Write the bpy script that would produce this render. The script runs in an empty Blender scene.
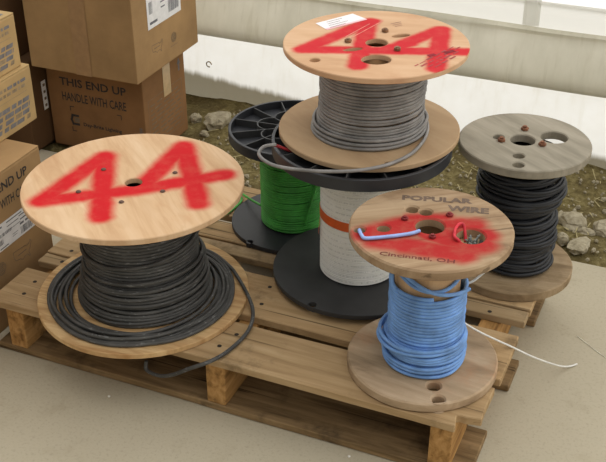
import bpy, bmesh, math, random
from mathutils import Vector, Matrix, noise, Euler
PI = math.pi; TAU = 2*PI
S = bpy.context.scene
C = S.collection
random.seed(7)

# ------------------------------------------------------------------ helpers
def lin(c):
    def f(v):
        v /= 255.0
        return v/12.92 if v <= .04045 else ((v+.055)/1.055)**2.4
    return (f(c[0]), f(c[1]), f(c[2]), 1.0)

class NT:
    """tiny node-tree writer"""
    def __init__(self, name, rough=.7, spec=.3):
        self.m = bpy.data.materials.new(name); self.m.use_nodes = True
        self.t = self.m.node_tree; self.N = self.t.nodes; self.L = self.t.links
        self.b = self.N['Principled BSDF']
        self.b.inputs['Roughness'].default_value = rough
        self.b.inputs['Specular IOR Level'].default_value = spec
        self._o = None
    def n(self, typ, **kw):
        nd = self.N.new(typ)
        for k, v in kw.items():
            if k.startswith('i_'):
                self.put(nd.inputs[int(k[2:])], v)
            else:
                setattr(nd, k, v)
        return nd
    def put(self, sock, v):
        if isinstance(v, bpy.types.NodeSocket): self.L.new(v, sock)
        else: sock.default_value = v
    def obj(self):
        if self._o is None: self._o = self.n('ShaderNodeTexCoord').outputs['Object']
        return self._o
    def math(self, op, a, b=0.0, c=0.0, clamp=False):
        nd = self.n('ShaderNodeMath', operation=op, use_clamp=clamp)
        self.put(nd.inputs[0], a); self.put(nd.inputs[1], b); self.put(nd.inputs[2], c)
        return nd.outputs[0]
    def vm(self, op, a, b=(0, 0, 0), s=None):
        nd = self.n('ShaderNodeVectorMath', operation=op)
        self.put(nd.inputs[0], a); self.put(nd.inputs[1], b)
        if s is not None: self.put(nd.inputs[3], s)
        return nd
    def map(self, vec, scale=(1, 1, 1), rot=(0, 0, 0), loc=(0, 0, 0)):
        nd = self.n('ShaderNodeMapping'); self.L.new(vec, nd.inputs[0])
        nd.inputs[1].default_value = loc; nd.inputs[2].default_value = rot; nd.inputs[3].default_value = scale
        return nd.outputs[0]
    def noise(self, vec, scale, detail=4, rough=.55, dist=0.0, col=False):
        nd = self.n('ShaderNodeTexNoise'); self.L.new(vec, nd.inputs['Vector'])
        nd.inputs['Scale'].default_value = scale; nd.inputs['Detail'].default_value = detail
        nd.inputs['Roughness'].default_value = rough; nd.inputs['Distortion'].default_value = dist
        return nd.outputs['Color' if col else 'Fac']
    def ramp(self, fac, stops):
        nd = self.n('ShaderNodeValToRGB'); self.put(nd.inputs[0], fac)
        e = nd.color_ramp.elements
        while len(e) < len(stops): e.new(.5)
        for x, (p, c) in zip(e, stops):
            x.position = p; x.color = lin(c) if len(c) == 3 else c
        return nd.outputs[0]
    def mrange(self, v, a, b, x=0.0, y=1.0, smooth=True):
        nd = self.n('ShaderNodeMapRange'); nd.interpolation_type = 'SMOOTHSTEP' if smooth else 'LINEAR'
        self.put(nd.inputs[0], v); nd.inputs[1].default_value = a; nd.inputs[2].default_value = b
        nd.inputs[3].default_value = x; nd.inputs[4].default_value = y
        return nd.outputs[0]
    def mix(self, fac, a, b, mode='MIX'):
        nd = self.n('ShaderNodeMix', data_type='RGBA', blend_type=mode)
        self.put(nd.inputs[0], fac); self.put(nd.inputs[6], a); self.put(nd.inputs[7], b)
        return nd.outputs[2]
    def color(self, sock): self.put(self.b.inputs['Base Color'], sock)
    def bump(self, h, strength=.3, dist=.002):
        nd = self.n('ShaderNodeBump'); nd.inputs['Strength'].default_value = strength
        nd.inputs['Distance'].default_value = dist; self.L.new(h, nd.inputs['Height'])
        self.L.new(nd.outputs[0], self.b.inputs['Normal'])
    def strokes(self, vec, segs):
        """soft union of capsule strokes in the object's xy plane: (ax, ay, bx, by, inner, outer)"""
        out = None
        flat = self.vm('MULTIPLY', vec, (1, 1, 0)).outputs[0]
        for ax, ay, bx, by, w0, w1 in segs:
            ba = (bx-ax, by-ay, 0); l2 = ba[0]**2+ba[1]**2
            pa = self.vm('SUBTRACT', flat, (ax, ay, 0)).outputs[0]
            h = self.math('MULTIPLY', self.vm('DOT_PRODUCT', pa, ba).outputs['Value'], 1/l2, clamp=True)
            pr = self.vm('SCALE', ba, s=h).outputs[0]
            d = self.vm('LENGTH', self.vm('SUBTRACT', pa, pr).outputs[0]).outputs['Value']
            m = self.mrange(d, w0, w1, 1.0, 0.0)
            out = m if out is None else self.math('MAXIMUM', out, m)
        return out

def flat_mat(name, c, rough=.6, spec=.3, var=.12, scale=60, metal=0):
    k = NT(name, rough, spec)
    f = k.noise(k.obj(), scale, 3)
    d = tuple(max(0, x*(1-var)) for x in c); l = tuple(min(255, x*(1+var)) for x in c)
    k.color(k.ramp(f, [(.3, d), (.7, l)]))
    k.b.inputs['Metallic'].default_value = metal
    return k.m

def wood_mat(name, dark, mid, light, ang=0.0, stretch=(4, 60, 30), cracks=0.0, paint_lo=.93, stain=None, stain_amt=.6, stain_scale=9,
             paint=None, paint_c=(206, 40, 60), paint_amt=.94, bump=.15, rough=.75, figure=0.0, alongz=False):
    k = NT(name, rough, .12)
    o = k.obj()
    v = k.map(o, (1, 1, 1), (0, 0, ang))
    g = k.noise(k.map(v, stretch), 1.0, 6, .62, .4)
    col = k.ramp(g, [(.28, dark), (.5, mid), (.72, light)])
    if figure:
        w = k.noise(k.map(v, (2.6, 17, 4)), 1.0, 2, .5, 1.6)
        s = k.math('SINE', k.math('MULTIPLY', w, 30.0))
        col = k.mix(k.mrange(s, .1, 1.0, 0, figure), col, lin(dark))
    if stain:
        st = k.noise(o, stain_scale, 5, .65)
        col = k.mix(k.mrange(st, .52, .72, 0, stain_amt), col, lin(stain))
    if cracks:
        ck = k.noise(k.map(v, (stretch[0]*.55, stretch[1]*2.4, stretch[2]*2.4)), 1.0, 3, .5, .3)
        col = k.mix(k.mrange(ck, .62, .70, 0, cracks), col, lin(tuple(x*.5 for x in dark)))
    if paint:
        wob = k.vm('SCALE', k.vm('SUBTRACT', k.noise(o, 45, 3, .6, col=True), (.5, .5, .5)).outputs[0], s=.008).outputs[0]
        m = k.strokes(k.vm('ADD', o, wob).outputs[0], paint)
        geo = k.n('ShaderNodeNewGeometry')
        sep = k.n('ShaderNodeSeparateXYZ'); k.L.new(geo.outputs['Normal'], sep.inputs[0])
        m = k.math('MULTIPLY', m, k.mrange(sep.outputs[2], .3, .8))
        m = k.math('MULTIPLY', m, k.mrange(k.noise(o, 34, 5, .65), .30, .56, paint_lo, 1.0))
        pc = tuple(int(x*.92) for x in paint_c)
        col = k.mix(k.math('MULTIPLY', m, paint_amt), col,
                    k.mix(k.noise(k.map(v, stretch), 1.0, 4), lin(pc), lin(paint_c)))
    k.color(col)
    if bump: k.bump(g, bump, .002)
    return k.m

def cable_mat(name, c, rough=.5, print_c=None, spec=.35):
    k = NT(name, rough, spec)
    o = k.obj()
    f = k.noise(o, 22, 4)
    d = tuple(x*.82 for x in c); l = tuple(min(255, x*1.14) for x in c)
    col = k.ramp(f, [(.3, d), (.7, l)])
    if print_c:          # the faint broken print running along the jacket
        s = k.noise(k.map(o, (70, 70, 330)), 1.0, 2)
        col = k.mix(k.mrange(s, .62, .7, 0, .35), col, lin(print_c))
    k.color(col)
    return k.m

def card_mat(name, c):
    k = NT(name, .85, .15)
    o = k.obj()
    f = k.noise(o, 7, 4, .6); g = k.noise(k.map(o, (8, 8, 240)), 1.0, 2)
    col = k.ramp(f, [(.3, tuple(x*.9 for x in c)), (.7, tuple(min(255, x*1.07) for x in c))])
    col = k.mix(k.math('MULTIPLY', g, .12), col, lin(tuple(x*.7 for x in c)))
    k.color(col); k.bump(f, .12, .004)
    return k.m

# geometry -----------------------------------------------------------------
def link(name, bm, mats, parent=None, loc=(0, 0, 0), rz=0.0, smooth=False, ang=None):
    me = bpy.data.meshes.new(name)
    bmesh.ops.recalc_face_normals(bm, faces=bm.faces[:])
    bm.to_mesh(me); bm.free()
    if not isinstance(mats, (list, tuple)): mats = [mats]
    for m in mats: me.materials.append(m)
    if smooth:
        for p in me.polygons: p.use_smooth = True
        if ang: me.set_sharp_from_angle(angle=math.radians(ang))
    o = bpy.data.objects.new(name, me); C.objects.link(o)
    o.location = loc; o.rotation_euler = (0, 0, rz)
    if parent: o.parent = parent
    return o

def tag(o, label, cat, group=None, kind=None):
    o['label'] = label; o['category'] = cat
    if group: o['group'] = group
    if kind: o['kind'] = kind
    return o

def thing(name, label, cat, loc=(0, 0, 0), rz=0.0, group=None):
    o = bpy.data.objects.new(name, None); C.objects.link(o)
    o.empty_display_size = .05
    o.location = loc; o.rotation_euler = (0, 0, rz)
    return tag(o, label, cat, group)

def struct(o): o['kind'] = 'structure'; return o

def box(bm, x0, x1, y0, y1, z0, z1, bev=0.0, mi=0, M=None, jit=0.0):
    pts = [(x, y, z) for z in (z0, z1) for y in (y0, y1) for x in (x0, x1)]
    vs = [bm.verts.new((p[0]+random.uniform(-jit, jit), p[1]+random.uniform(-jit, jit), p[2]+random.uniform(-jit, jit)*.4)) for p in pts]
    fs = [bm.faces.new([vs[i] for i in q]) for q in ((0, 2, 3, 1), (4, 5, 7, 6), (0, 1, 5, 4), (2, 6, 7, 3), (0, 4, 6, 2), (1, 3, 7, 5))]
    for f in fs: f.material_index = mi
    if bev:
        es = list({e for f in fs for e in f.edges})
        r = bmesh.ops.bevel(bm, geom=es, offset=bev, segments=2, affect='EDGES', profile=.6)
        vs = list({v for f in r['faces'] for v in f.verts} | {v for v in vs if v.is_valid})
        for f in r['faces']: f.material_index = mi
    if M is not None: bmesh.ops.transform(bm, matrix=M, verts=[v for v in vs if v.is_valid])
    return vs

def tube(bm, pts, r, sides=8, closed=False, caps=True, mi=0):
    pts = [Vector(p) for p in pts]; n = len(pts)
    rings = []; up = None
    for i, p in enumerate(pts):
        a = pts[i-1] if (i > 0 or closed) else p
        b = pts[(i+1) % n] if (i < n-1 or closed) else p
        t = (b-a).normalized() if (b-a).length > 1e-9 else Vector((0, 0, 1))
        if up is None: up = Vector((0, 0, 1)) if abs(t.z) < .9 else Vector((1, 0, 0))
        s = t.cross(up)
        if s.length < 1e-6: s = t.orthogonal()
        s.normalize(); w = s.cross(t).normalized(); up = w
        rr = r(i/(n-1)) if callable(r) else r
        rings.append([bm.verts.new(p+s*math.cos(TAU*k/sides)*rr+w*math.sin(TAU*k/sides)*rr) for k in range(sides)])
    for i in range(n if closed else n-1):
        A, B = rings[i], rings[(i+1) % n]
        for k in range(sides):
            f = bm.faces.new((A[k], A[(k+1) % sides], B[(k+1) % sides], B[k])); f.material_index = mi
    if caps and not closed:
        for R in (rings[0][::-1], rings[-1]):
            f = bm.faces.new(R); f.material_index = mi

def spline(P, n=12, closed=False):
    P = [Vector(p) for p in P]; out = []; N = len(P)
    for i in range(N if closed else N-1):
        g = lambda j: P[j % N] if closed else P[max(0, min(N-1, j))]
        a, b, c, d = g(i-1), g(i), g(i+1), g(i+2)
        for k in range(n):
            t = k/n
            out.append(.5*((2*b)+(c-a)*t+(2*a-5*b+4*c-d)*t*t+(3*b-a-3*c+d)*t**3))
    if not closed: out.append(P[-1])
    return out

def lathe(bm, prof, seg=64, mi=0, cx=0, cy=0):
    """prof: closed list of (r, z)"""
    rings = [[bm.verts.new((cx+r*math.cos(TAU*k/seg), cy+r*math.sin(TAU*k/seg), z)) for k in range(seg)] for r, z in prof]
    n = len(prof)
    for i in range(n):
        A, B = rings[i], rings[(i+1) % n]
        for k in range(seg):
            f = bm.faces.new((A[k], A[(k+1) % seg], B[(k+1) % seg], B[k])); f.material_index = mi

def disc(bm, R, z0, z1, holes=(), seg=120, wob=0.0, seed=0, bev=.0015):
    """round plate with real holes; holes: (x, y, rx, ry, angle)"""
    E = []
    def loop(pts):
        v = [bm.verts.new((x, y, z0)) for x, y in pts]
        for i in range(len(v)): E.append(bm.edges.new((v[i], v[(i+1) % len(v)])))
    def rr(a): return R*(1+wob*(noise.noise((math.cos(a)*2+seed, math.sin(a)*2, seed*1.7))+.5*noise.noise((math.cos(a)*9, math.sin(a)*9+seed, 3))))
    loop([(rr(TAU*i/seg)*math.cos(TAU*i/seg), rr(TAU*i/seg)*math.sin(TAU*i/seg)) for i in range(seg)])
    for h in holes:
        x, y, rx = h[:3]; ry = h[3] if len(h) > 3 else rx; an = h[4] if len(h) > 4 else 0
        pts = []
        for i in range(28):
            t = TAU*i/28; px, py = rx*math.cos(t), ry*math.sin(t)
            pts.append((x+px*math.cos(an)-py*math.sin(an), y+px*math.sin(an)+py*math.cos(an)))
        loop(pts)
    bmesh.ops.triangle_fill(bm, use_beauty=True, use_dissolve=False, edges=E)
    ex = bmesh.ops.extrude_face_region(bm, geom=bm.faces[:])
    for v in [g for g in ex['geom'] if isinstance(g, bmesh.types.BMVert)]: v.co.z = z1
    if bev:
        es = [e for e in bm.edges if len(e.link_faces) == 2 and abs(e.link_faces[0].normal.z-e.link_faces[1].normal.z) > .5]
        bm.normal_update()
        es = [e for e in bm.edges if len(e.link_faces) == 2 and (abs(e.link_faces[0].normal.z) > .9) != (abs(e.link_faces[1].normal.z) > .9)]
        bmesh.ops.bevel(bm, geom=es, offset=bev, segments=1, affect='EDGES')

_fonts = {}
def text(bm, s, M, w=None, h=None, mi=1, bold=.012, sx=None):
    """writes s into bm as thin faces, lower left corner at M's origin, in M's xy plane; w, h = total width and height"""
    cu = bpy.data.curves.new('t', 'FONT'); cu.body = s; cu.size = 1; cu.offset = bold; cu.resolution_u = 2
    ob = bpy.data.objects.new('t', cu); C.objects.link(ob)
    dg = bpy.context.evaluated_depsgraph_get()
    me = bpy.data.meshes.new_from_object(ob.evaluated_get(dg))
    xs = [v.co.x for v in me.vertices]; ys = [v.co.y for v in me.vertices]
    x0, x1, y0, y1 = min(xs), max(xs), min(ys), max(ys)
    kx = w/(x1-x0) if w else h/(y1-y0)*(sx or 1); ky = h/(y1-y0) if h else kx
    vs = [bm.verts.new(M @ Vector(((v.co.x-x0)*kx, (v.co.y-y0)*ky, 0))) for v in me.vertices]
    for p in me.polygons:
        try:
            f = bm.faces.new([vs[i] for i in p.vertices]); f.material_index = mi
        except ValueError: pass
    bpy.data.objects.remove(ob); bpy.data.curves.remove(cu); bpy.data.meshes.remove(me)

def quad(bm, M, x0, x1, y0, y1, mi=1, skew=0.0):
    f = bm.faces.new([bm.verts.new(M @ Vector(p)) for p in ((x0, y0, 0), (x1, y0, 0), (x1+skew, y1, 0), (x0+skew, y1, 0))]); f.material_index = mi

def stroke(bm, M, pts, w, mi=1, closed=False):
    """flat printed line"""
    n = len(pts)
    for i in range(n if closed else n-1):
        a = Vector((*pts[i], 0)); b = Vector((*pts[(i+1) % n], 0))
        d = (b-a).normalized(); q = Vector((-d.y, d.x, 0))*w*.5; e = d*w*.5
        f = bm.faces.new([bm.verts.new(M @ p) for p in (a-e-q, b+e-q, b+e+q, a-e+q)]); f.material_index = mi

# ------------------------------------------------------------------ camera
H = 1.333
cam = bpy.data.cameras.new('camera'); cam.sensor_width = 36; cam.lens = 1047.39/606*36; cam.clip_start = .05
co = bpy.data.objects.new('camera', cam); C.objects.link(co)
pitch, roll = .5454, -.004
fw = Vector((0, math.cos(pitch), -math.sin(pitch))); rt = Vector((1, 0, 0)); upv = rt.cross(fw)
r2 = rt*math.cos(roll)+upv*math.sin(roll); u2 = -rt*math.sin(roll)+upv*math.cos(roll)
m = Matrix((r2, u2, -fw)).transposed().to_4x4(); m.translation = (0, 0, H)
co.matrix_world = m
S.camera = co

# pallet frame: local x runs along the near long edge (0 at its right corner, to the left = negative), local y runs back
YAW = .407; P0 = Vector((.292, 1.336, 0))
EX = Vector((math.cos(YAW), -math.sin(YAW), 0)); EY = Vector((math.sin(YAW), math.cos(YAW), 0))
def uv(u, v, z=0.0): return P0-EX*u+EY*v+Vector((0, 0, z))
ZD = .125

# ------------------------------------------------------------------ light
w = bpy.data.worlds.new('overcast'); S.world = w; w.use_nodes = True
nt = w.node_tree; bg = nt.nodes['Background']
tc = nt.nodes.new('ShaderNodeTexCoord'); sp = nt.nodes.new('ShaderNodeSeparateXYZ'); rp = nt.nodes.new('ShaderNodeValToRGB')
nt.links.new(tc.outputs['Generated'], sp.inputs[0])
ad = nt.nodes.new('ShaderNodeMath'); ad.operation = 'MULTIPLY_ADD'; ad.inputs[1].default_value = .5; ad.inputs[2].default_value = .5
nt.links.new(sp.outputs[2], ad.inputs[0]); nt.links.new(ad.outputs[0], rp.inputs[0])
rp.color_ramp.elements[0].position = .42; rp.color_ramp.elements[0].color = (.56, .54, .50, 1)
rp.color_ramp.elements[1].position = .95; rp.color_ramp.elements[1].color = (1.0, .99, .97, 1)
mr = nt.nodes.new('ShaderNodeMapRange'); mr.inputs[1].default_value = -.9; mr.inputs[2].default_value = 1.0; mr.inputs[3].default_value = .44; mr.inputs[4].default_value = 2.35
dt = nt.nodes.new('ShaderNodeVectorMath'); dt.operation = 'DOT_PRODUCT'; dt.inputs[1].default_value = (.74, .67, 0)
nt.links.new(tc.outputs['Generated'], dt.inputs[0]); nt.links.new(dt.outputs['Value'], mr.inputs[0]); nt.links.new(mr.outputs[0], bg.inputs[1])
nt.links.new(rp.outputs[0], bg.inputs[0])
sun = bpy.data.lights.new('soft_daylight', 'SUN'); sun.energy = .50; sun.angle = math.radians(100); sun.color = (1, .99, .97)
so = bpy.data.objects.new('soft_daylight', sun); C.objects.link(so)
so.rotation_euler = Vector((-.40, -.15, -1)).to_track_quat('-Z', 'Y').to_euler()
S.view_settings.view_transform = 'Standard'
S.view_settings.look = 'None'
S.view_settings.exposure = 0.0

# ------------------------------------------------------------------ setting
# concrete slab
k = NT('concrete', .9, .15); o = k.obj()
n1 = k.noise(o, 2.2, 5, .6); n2 = k.noise(o, 160, 3, .7); n3 = k.noise(o, 11, 5, .65)
c = k.ramp(n1, [(.3, (177, 167, 144)), (.7, (184, 174, 151))])
c = k.mix(k.mrange(n3, .52, .75, 0, .4), c, lin((154, 142, 116)))
c = k.mix(k.mrange(n2, .48, .78, 0, .32), c, lin((124, 114, 96)))
k.color(c); k.bump(n2, .25, .002); M_conc = k.m
bm = bmesh.new(); box(bm, -2.6, 2.4, -2.4, .80, -.12, 0.0, .006)
struct(link('floor', bm, M_conc, None, P0, -YAW))

# dirt strip between the slab and the wall
k = NT('dirt', .95, .1); o = k.obj()
n1 = k.noise(o, 9, 6, .7); n2 = k.noise(o, 70, 4, .7); n3 = k.noise(k.map(o, (60, 200, 60), (0, 0, .6)), 1, 3)
c = k.ramp(n2, [(.25, (74, 64, 40)), (.5, (120, 108, 70)), (.75, (150, 138, 98))])
c = k.mix(k.mrange(n1, .42, .62, 0, .7), c, lin((84, 72, 46)))
c = k.mix(k.mrange(n3, .62, .72, 0, .5), c, lin((178, 166, 124)))
k.color(c); k.bump(n2, .6, .01); M_dirt = k.m
bm = bmesh.new()
NX, NY = 170, 26; grid = []
for j in range(NY+1):
    row = []
    for i in range(NX+1):
        x = -2.6+5.0*i/NX; y = .79+.62*j/NY
        e = min(1, (y-.79)/.08)
        z = -.03+.022*e+e*(.016*noise.noise((x*6, y*6, 0))+.010*noise.noise((x*19, y*19, 4))+.006*noise.noise((x*45, y*45, 9)))
        row.append(bm.verts.new((x, y, z)))
    grid.append(row)
for j in range(NY):
    for i in range(NX): bm.faces.new((grid[j][i], grid[j][i+1], grid[j+1][i+1], grid[j+1][i]))
struct(link('ground', bm, M_dirt, None, P0, -YAW, True))

# plastic covered wall, local frame: x along the wall, y back, z up
VW = 1.303
def translucent(k, col, f):
    tr = k.n('ShaderNodeBsdfTranslucent'); mx = k.n('ShaderNodeMixShader'); k.put(tr.inputs[0], col)
    k.put(mx.inputs[0], f); k.L.new(k.b.outputs[0], mx.inputs[1]); k.L.new(tr.outputs[0], mx.inputs[2])
    k.L.new(mx.outputs[0], k.N['Material Output'].inputs[0])
def profile_sheet(name, prof, mat, x0=-2.6, x1=2.4, nx=90, amp=.004, thick=.004, seed=0):
    bm = bmesh.new(); rows = []
    for i in range(nx+1):
        x = x0+(x1-x0)*i/nx; row = []
        for j, (y, z) in enumerate(prof):
            a = amp*noise.noise((x*3+seed, j*.35, seed))
            row.append(bm.verts.new((x, y+a, z+a*.5)))
        rows.append(row)
    for i in range(nx):
        for j in range(len(prof)-1):
            bm.faces.new((rows[i][j], rows[i+1][j], rows[i+1][j+1], rows[i][j+1]))
    return struct(link(name, bm, mat, None, uv(0, VW), -YAW, True, 60))
k = NT('white_sheet', .55, .3); o = k.obj()
sp = k.n('ShaderNodeSeparateXYZ'); k.L.new(o, sp.inputs[0])
nz = k.noise(o, 14, 4, .6); nzz = k.noise(k.map(o, (26, 5, 3)), 1, 4, .65)
hz = k.math('ADD', sp.outputs[2], k.math('MULTIPLY', k.math('SUBTRACT', nzz, .5), .035))
# grime rises higher towards the boxes
hz = k.math('ADD', hz, k.mrange(sp.outputs[0], -1.25, -.70, -.030, .018, False))
c = k.ramp(nz, [(.3, (244, 243, 238)), (.7, (250, 250, 247))])
c = k.mix(k.mrange(k.noise(k.map(o, (40, 40, 6)), 1, 3), .5, .8, 0, .18), c, lin((205, 196, 170)))
c = k.mix(k.mrange(hz, .034, .058, .88, 0), c, lin((108, 97, 66)))
k.color(c); translucent(k, c, .68); M_skirt = k.m
sk = [(.05, -.03), (.022, -.02), (.004, .0), (-.006, .02), (-.008, .05), (-.004, .09), (.0, .13), (.006, .17), (.014, .21), (.02, .26)]
wall = profile_sheet('wall_back', sk, M_skirt, seed=1, amp=.005)
k = NT('rolled_sheet', .6, .3); o = k.obj()
sp = k.n('ShaderNodeSeparateXYZ'); k.L.new(o, sp.inputs[0])
c = k.ramp(k.noise(k.map(o, (9, 9, 2.0)), 1, 5, .65), [(.25, (196, 191, 172)), (.75, (222, 217, 200))])
c = k.mix(k.mrange(k.noise(k.map(o, (60, 10, 7)), 1, 3), .55, .75, 0, .3), c, lin((176, 168, 142)))
k.color(c); translucent(k, c, k.mrange(sp.outputs[2], .205, .265, .10, .40)); M_roll = k.m
rl = [(.02, .222), (.0, .211), (-.02, .209), (-.038, .215), (-.048, .230), (-.051, .250), (-.047, .272), (-.033, .303), (-.019, .33), (-.011, .350), (-.015, .357), (-.015, .363), (.0, .368)]
profile_sheet('trim_1', rl, M_roll, seed=5, amp=.006)
k = NT('translucent_strip', .5, .3); o = k.obj()
k.color(k.ramp(k.noise(k.map(o, (7, 7, 20)), 1, 4), [(.3, (214, 211, 198)), (.7, (230, 228, 218))]))
translucent(k, (.86, .85, .8, 1), .6); M_strip = k.m
profile_sheet('trim_2', [(.002, .36), (-.002, .38), (.0, .40), (-.002, .424), (-.006, .428), (-.006, .434), (.0, .437)], M_strip, seed=9, amp=.003)
# bright film window above, lit through by the sky
k = NT('window_film', .35, .4); tr = k.n('ShaderNodeBsdfTranslucent'); mx = k.n('ShaderNodeMixShader')
tr.inputs[0].default_value = (.97, .97, .97, 1)
k.color(k.ramp(k.noise(k.obj(), 5, 3), [(.3, (250, 250, 250)), (.7, (254, 254, 254))]))
mx.inputs[0].default_value = .75
k.L.new(k.b.outputs[0], mx.inputs[1]); k.L.new(tr.outputs[0], mx.inputs[2])
k.L.new(mx.outputs[0], k.N['Material Output'].inputs[0]); M_film = k.m
win = profile_sheet('window_1', [(.004, .43), (.004, .6), (.004, .8), (.004, 1.05)], M_film, seed=3, amp=.002, thick=.002)
k = NT('post_white', .5, .3); k.color(lin((232, 231, 224))); translucent(k, lin((232, 231, 224)), .6); M_post = k.m
def wall_part(name, x0, x1, y0, y1, z0, z1, mat, parent, bev=.003):
    bm = bmesh.new(); box(bm, x0, x1, y0, y1, z0, z1, bev); return link(name, bm, mat, parent)
for i, x in enumerate((-2.05, -.475+1.27, -.80)):
    pass
XP = (Vector((.592, 2.608, 0))-uv(0, VW)).dot(EX)
for x in (XP-1.35, XP, XP+1.1):
    bm = bmesh.new()
    f = bm.faces.new([bm.verts.new(p) for p in ((x-.022, -.003, .37), (x-.012, -.007, .37), (x+.012, -.007, .37), (x+.022, -.003, .37), (x+.022, -.003, 1.05), (x+.012, -.007, 1.05), (x-.012, -.007, 1.05), (x-.022, -.003, 1.05))])
    link('window_post', bm, M_post, win)
wall_part('window_rail', -2.6, 2.4, -.012, .012, 1.04, 1.08, M_post, win)
M_rust = flat_mat('rusted_metal', (122, 80, 56), .75, .3, .3, 120)
bm = bmesh.new()
tube(bm, [(.0085*math.cos(TAU*i/20), -.012, .0085*math.sin(TAU*i/20)) for i in range(17)], .0017, 6)
gx = (Vector((-.282, 3.0, 0))-uv(0, VW)).dot(EX)
link('grommet', bm, flat_mat('brown_ring', (150, 128, 92), .6), wall, (gx, .003, .112), 0, True)

# ------------------------------------------------------------------ pallet
M_pw = [wood_mat('pallet_wood_%d' % i, d, m_, l, 0, (4, 45, 30), .75, .93, (98, 82, 60), .65, 12, bump=.3) for i, (d, m_, l) in enumerate((
    ((144, 118, 84), (170, 142, 104), (186, 160, 122)), ((132, 110, 80), (158, 134, 100), (176, 152, 118)), ((150, 122, 86), (176, 146, 106), (192, 164, 124))))]
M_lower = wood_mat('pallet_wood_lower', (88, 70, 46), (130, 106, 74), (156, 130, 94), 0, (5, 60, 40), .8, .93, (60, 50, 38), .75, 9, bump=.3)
M_string = wood_mat('stringer_wood', (110, 78, 44), (172, 130, 78), (198, 156, 102), 0, (60, 5, 40), 0, .93, (54, 42, 30), .8, 20, bump=.3)
M_nail = flat_mat('nail_stain', (52, 44, 36), .8)
pal = thing('wooden_pallet', 'weathered wooden pallet carrying all the wire spools, near right board corner broken off', 'pallet', P0, -YAW)
def board(name, poly, z0, z1, mat, nails=(), top_noise=True):
    """plank from a plan outline (u, v); u counted leftwards"""
    bm = bmesh.new()
    vs = [bm.verts.new((-u, v, z0)) for u, v in poly]
    f = bm.faces.new(vs)
    ex = bmesh.ops.extrude_face_region(bm, geom=[f])
    for v in [g for g in ex['geom'] if isinstance(g, bmesh.types.BMVert)]: v.co.z = z1
    bmesh.ops.bevel(bm, geom=bm.edges[:], offset=.0016, segments=1, affect='EDGES')
    for u, v in nails:
        c = [bm.verts.new((-u+.0045*math.cos(TAU*i/10), v+.0045*math.sin(TAU*i/10), z1+.0004)) for i in range(10)]
        bm.faces.new(c).material_index = 1
    return link(name, bm, [mat, M_nail], pal)
def edge(u0, u1, v0, v1, seed, chip=None, n=9, a=.0012):
    rnd = random.Random(seed)
    p = [(u0+(u1-u0)*i/n, v0+rnd.uniform(-a, a)) for i in range(n+1)]
    q = [(u1-(u1-u0)*i/n, v1+rnd.uniform(-a, a)) for i in range(n+1)]
    return p+q
SU = (.062, .500, .953)      # stringer centre lines
TB = .017
def nails(v0, v1): return [(s+random.uniform(-.008, .008), v0+(v1-v0)*t) for s in SU for t in (.27, .74)]
# top boards, the near one with its right corner broken off
p = edge(.0, 1.006, .0, .124, 3)
p = [q for q in p if not (q[0] < .07 and q[1] < .06)]
p = [(.002, .06), (.000, .033), (.012, .031), (.026, .0275), (.036, .0285), (.0425, .026), (.041, .016), (.0385, .008), (.038, -.001)]+p
board('deck_board', p, ZD-TB, ZD, M_pw[0], nails(.015, .11))
board('deck_board', edge(-.004, .60, .150, .292, 4)+edge(.60, 1.004, .292, .150, 9)[0:0], ZD-TB, ZD, M_pw[2], [n for n in nails(.16, .29) if n[0] < .6])
board('deck_board', edge(.602, 1.002, .156, .190, 5), ZD-TB, ZD-.001, M_pw[1], [(.95, .172)])
board('deck_board', edge(.602, 1.004, .194, .300, 6), ZD-TB, ZD, M_pw[0], [(.955, .215), (.948, .28)])
board('deck_board', edge(-.004, 1.003, .340, .378, 7), ZD-TB, ZD-.001, M_pw[1], nails(.335, .385)[::2])
board('deck_board', edge(-.006, .998, .384, .452, 8), ZD-TB, ZD, M_pw[2], nails(.384, .452))
board('deck_board', edge(-.003, 1.004, .482, .622, 10), ZD-TB, ZD, M_pw[0], nails(.49, .615))
for s in SU:
    bm = bmesh.new()
    box(bm, -s-.020, -s+.020, .004, .618, .016, ZD-TB, .003, jit=.001)
    link('stringer', bm, M_string, pal)
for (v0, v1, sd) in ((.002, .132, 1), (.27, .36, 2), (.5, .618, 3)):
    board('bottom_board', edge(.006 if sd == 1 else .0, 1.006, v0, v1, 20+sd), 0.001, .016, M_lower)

# ------------------------------------------------------------------ spools
def helix(bm, rfun, z0, z1, rc, seed=0, seg=56, sides=6, jr=.0008, jz=.0012, jt=.0, lean=(0, 0), step=1.0, mi=0):
    turns = max(1, (z1-z0)/(2*rc*.96*step)); n = int(turns*seg); pts = []
    rnd = random.Random(seed); T = int(turns)+3
    a = [rnd.uniform(-1, 1) for _ in range(T)]; b = [rnd.uniform(-1, 1) for _ in range(T)]
    tl = [(rnd.uniform(-1, 1)*jt, rnd.uniform(-1, 1)*jt) for _ in range(T)]
    for i in range(n+1):
        t = i/seg; k = int(t); f = t-k; th = TAU*t+.7
        s = f*f*(3-2*f)
        A = a[k]*(1-s)+a[k+1]*s; B = b[k]*(1-s)+b[k+1]*s
        tx = tl[k][0]*(1-s)+tl[k+1][0]*s; ty = tl[k][1]*(1-s)+tl[k+1][1]*s
        z = z0+(z1-z0)*i/n
        r = rfun(z)+A*jr+jr*.8*noise.noise((math.cos(th)*1.5+k*.37, math.sin(th)*1.5, seed))
        x, y = r*math.cos(th), r*math.sin(th)
        zz = min(z1, max(z0, z+B*jz+(x*tx+y*ty)))
        pts.append((x+lean[0]*(z-z0), y+lean[1]*(z-z0), zz))
    tube(bm, pts, rc, sides, mi=mi)
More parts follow.
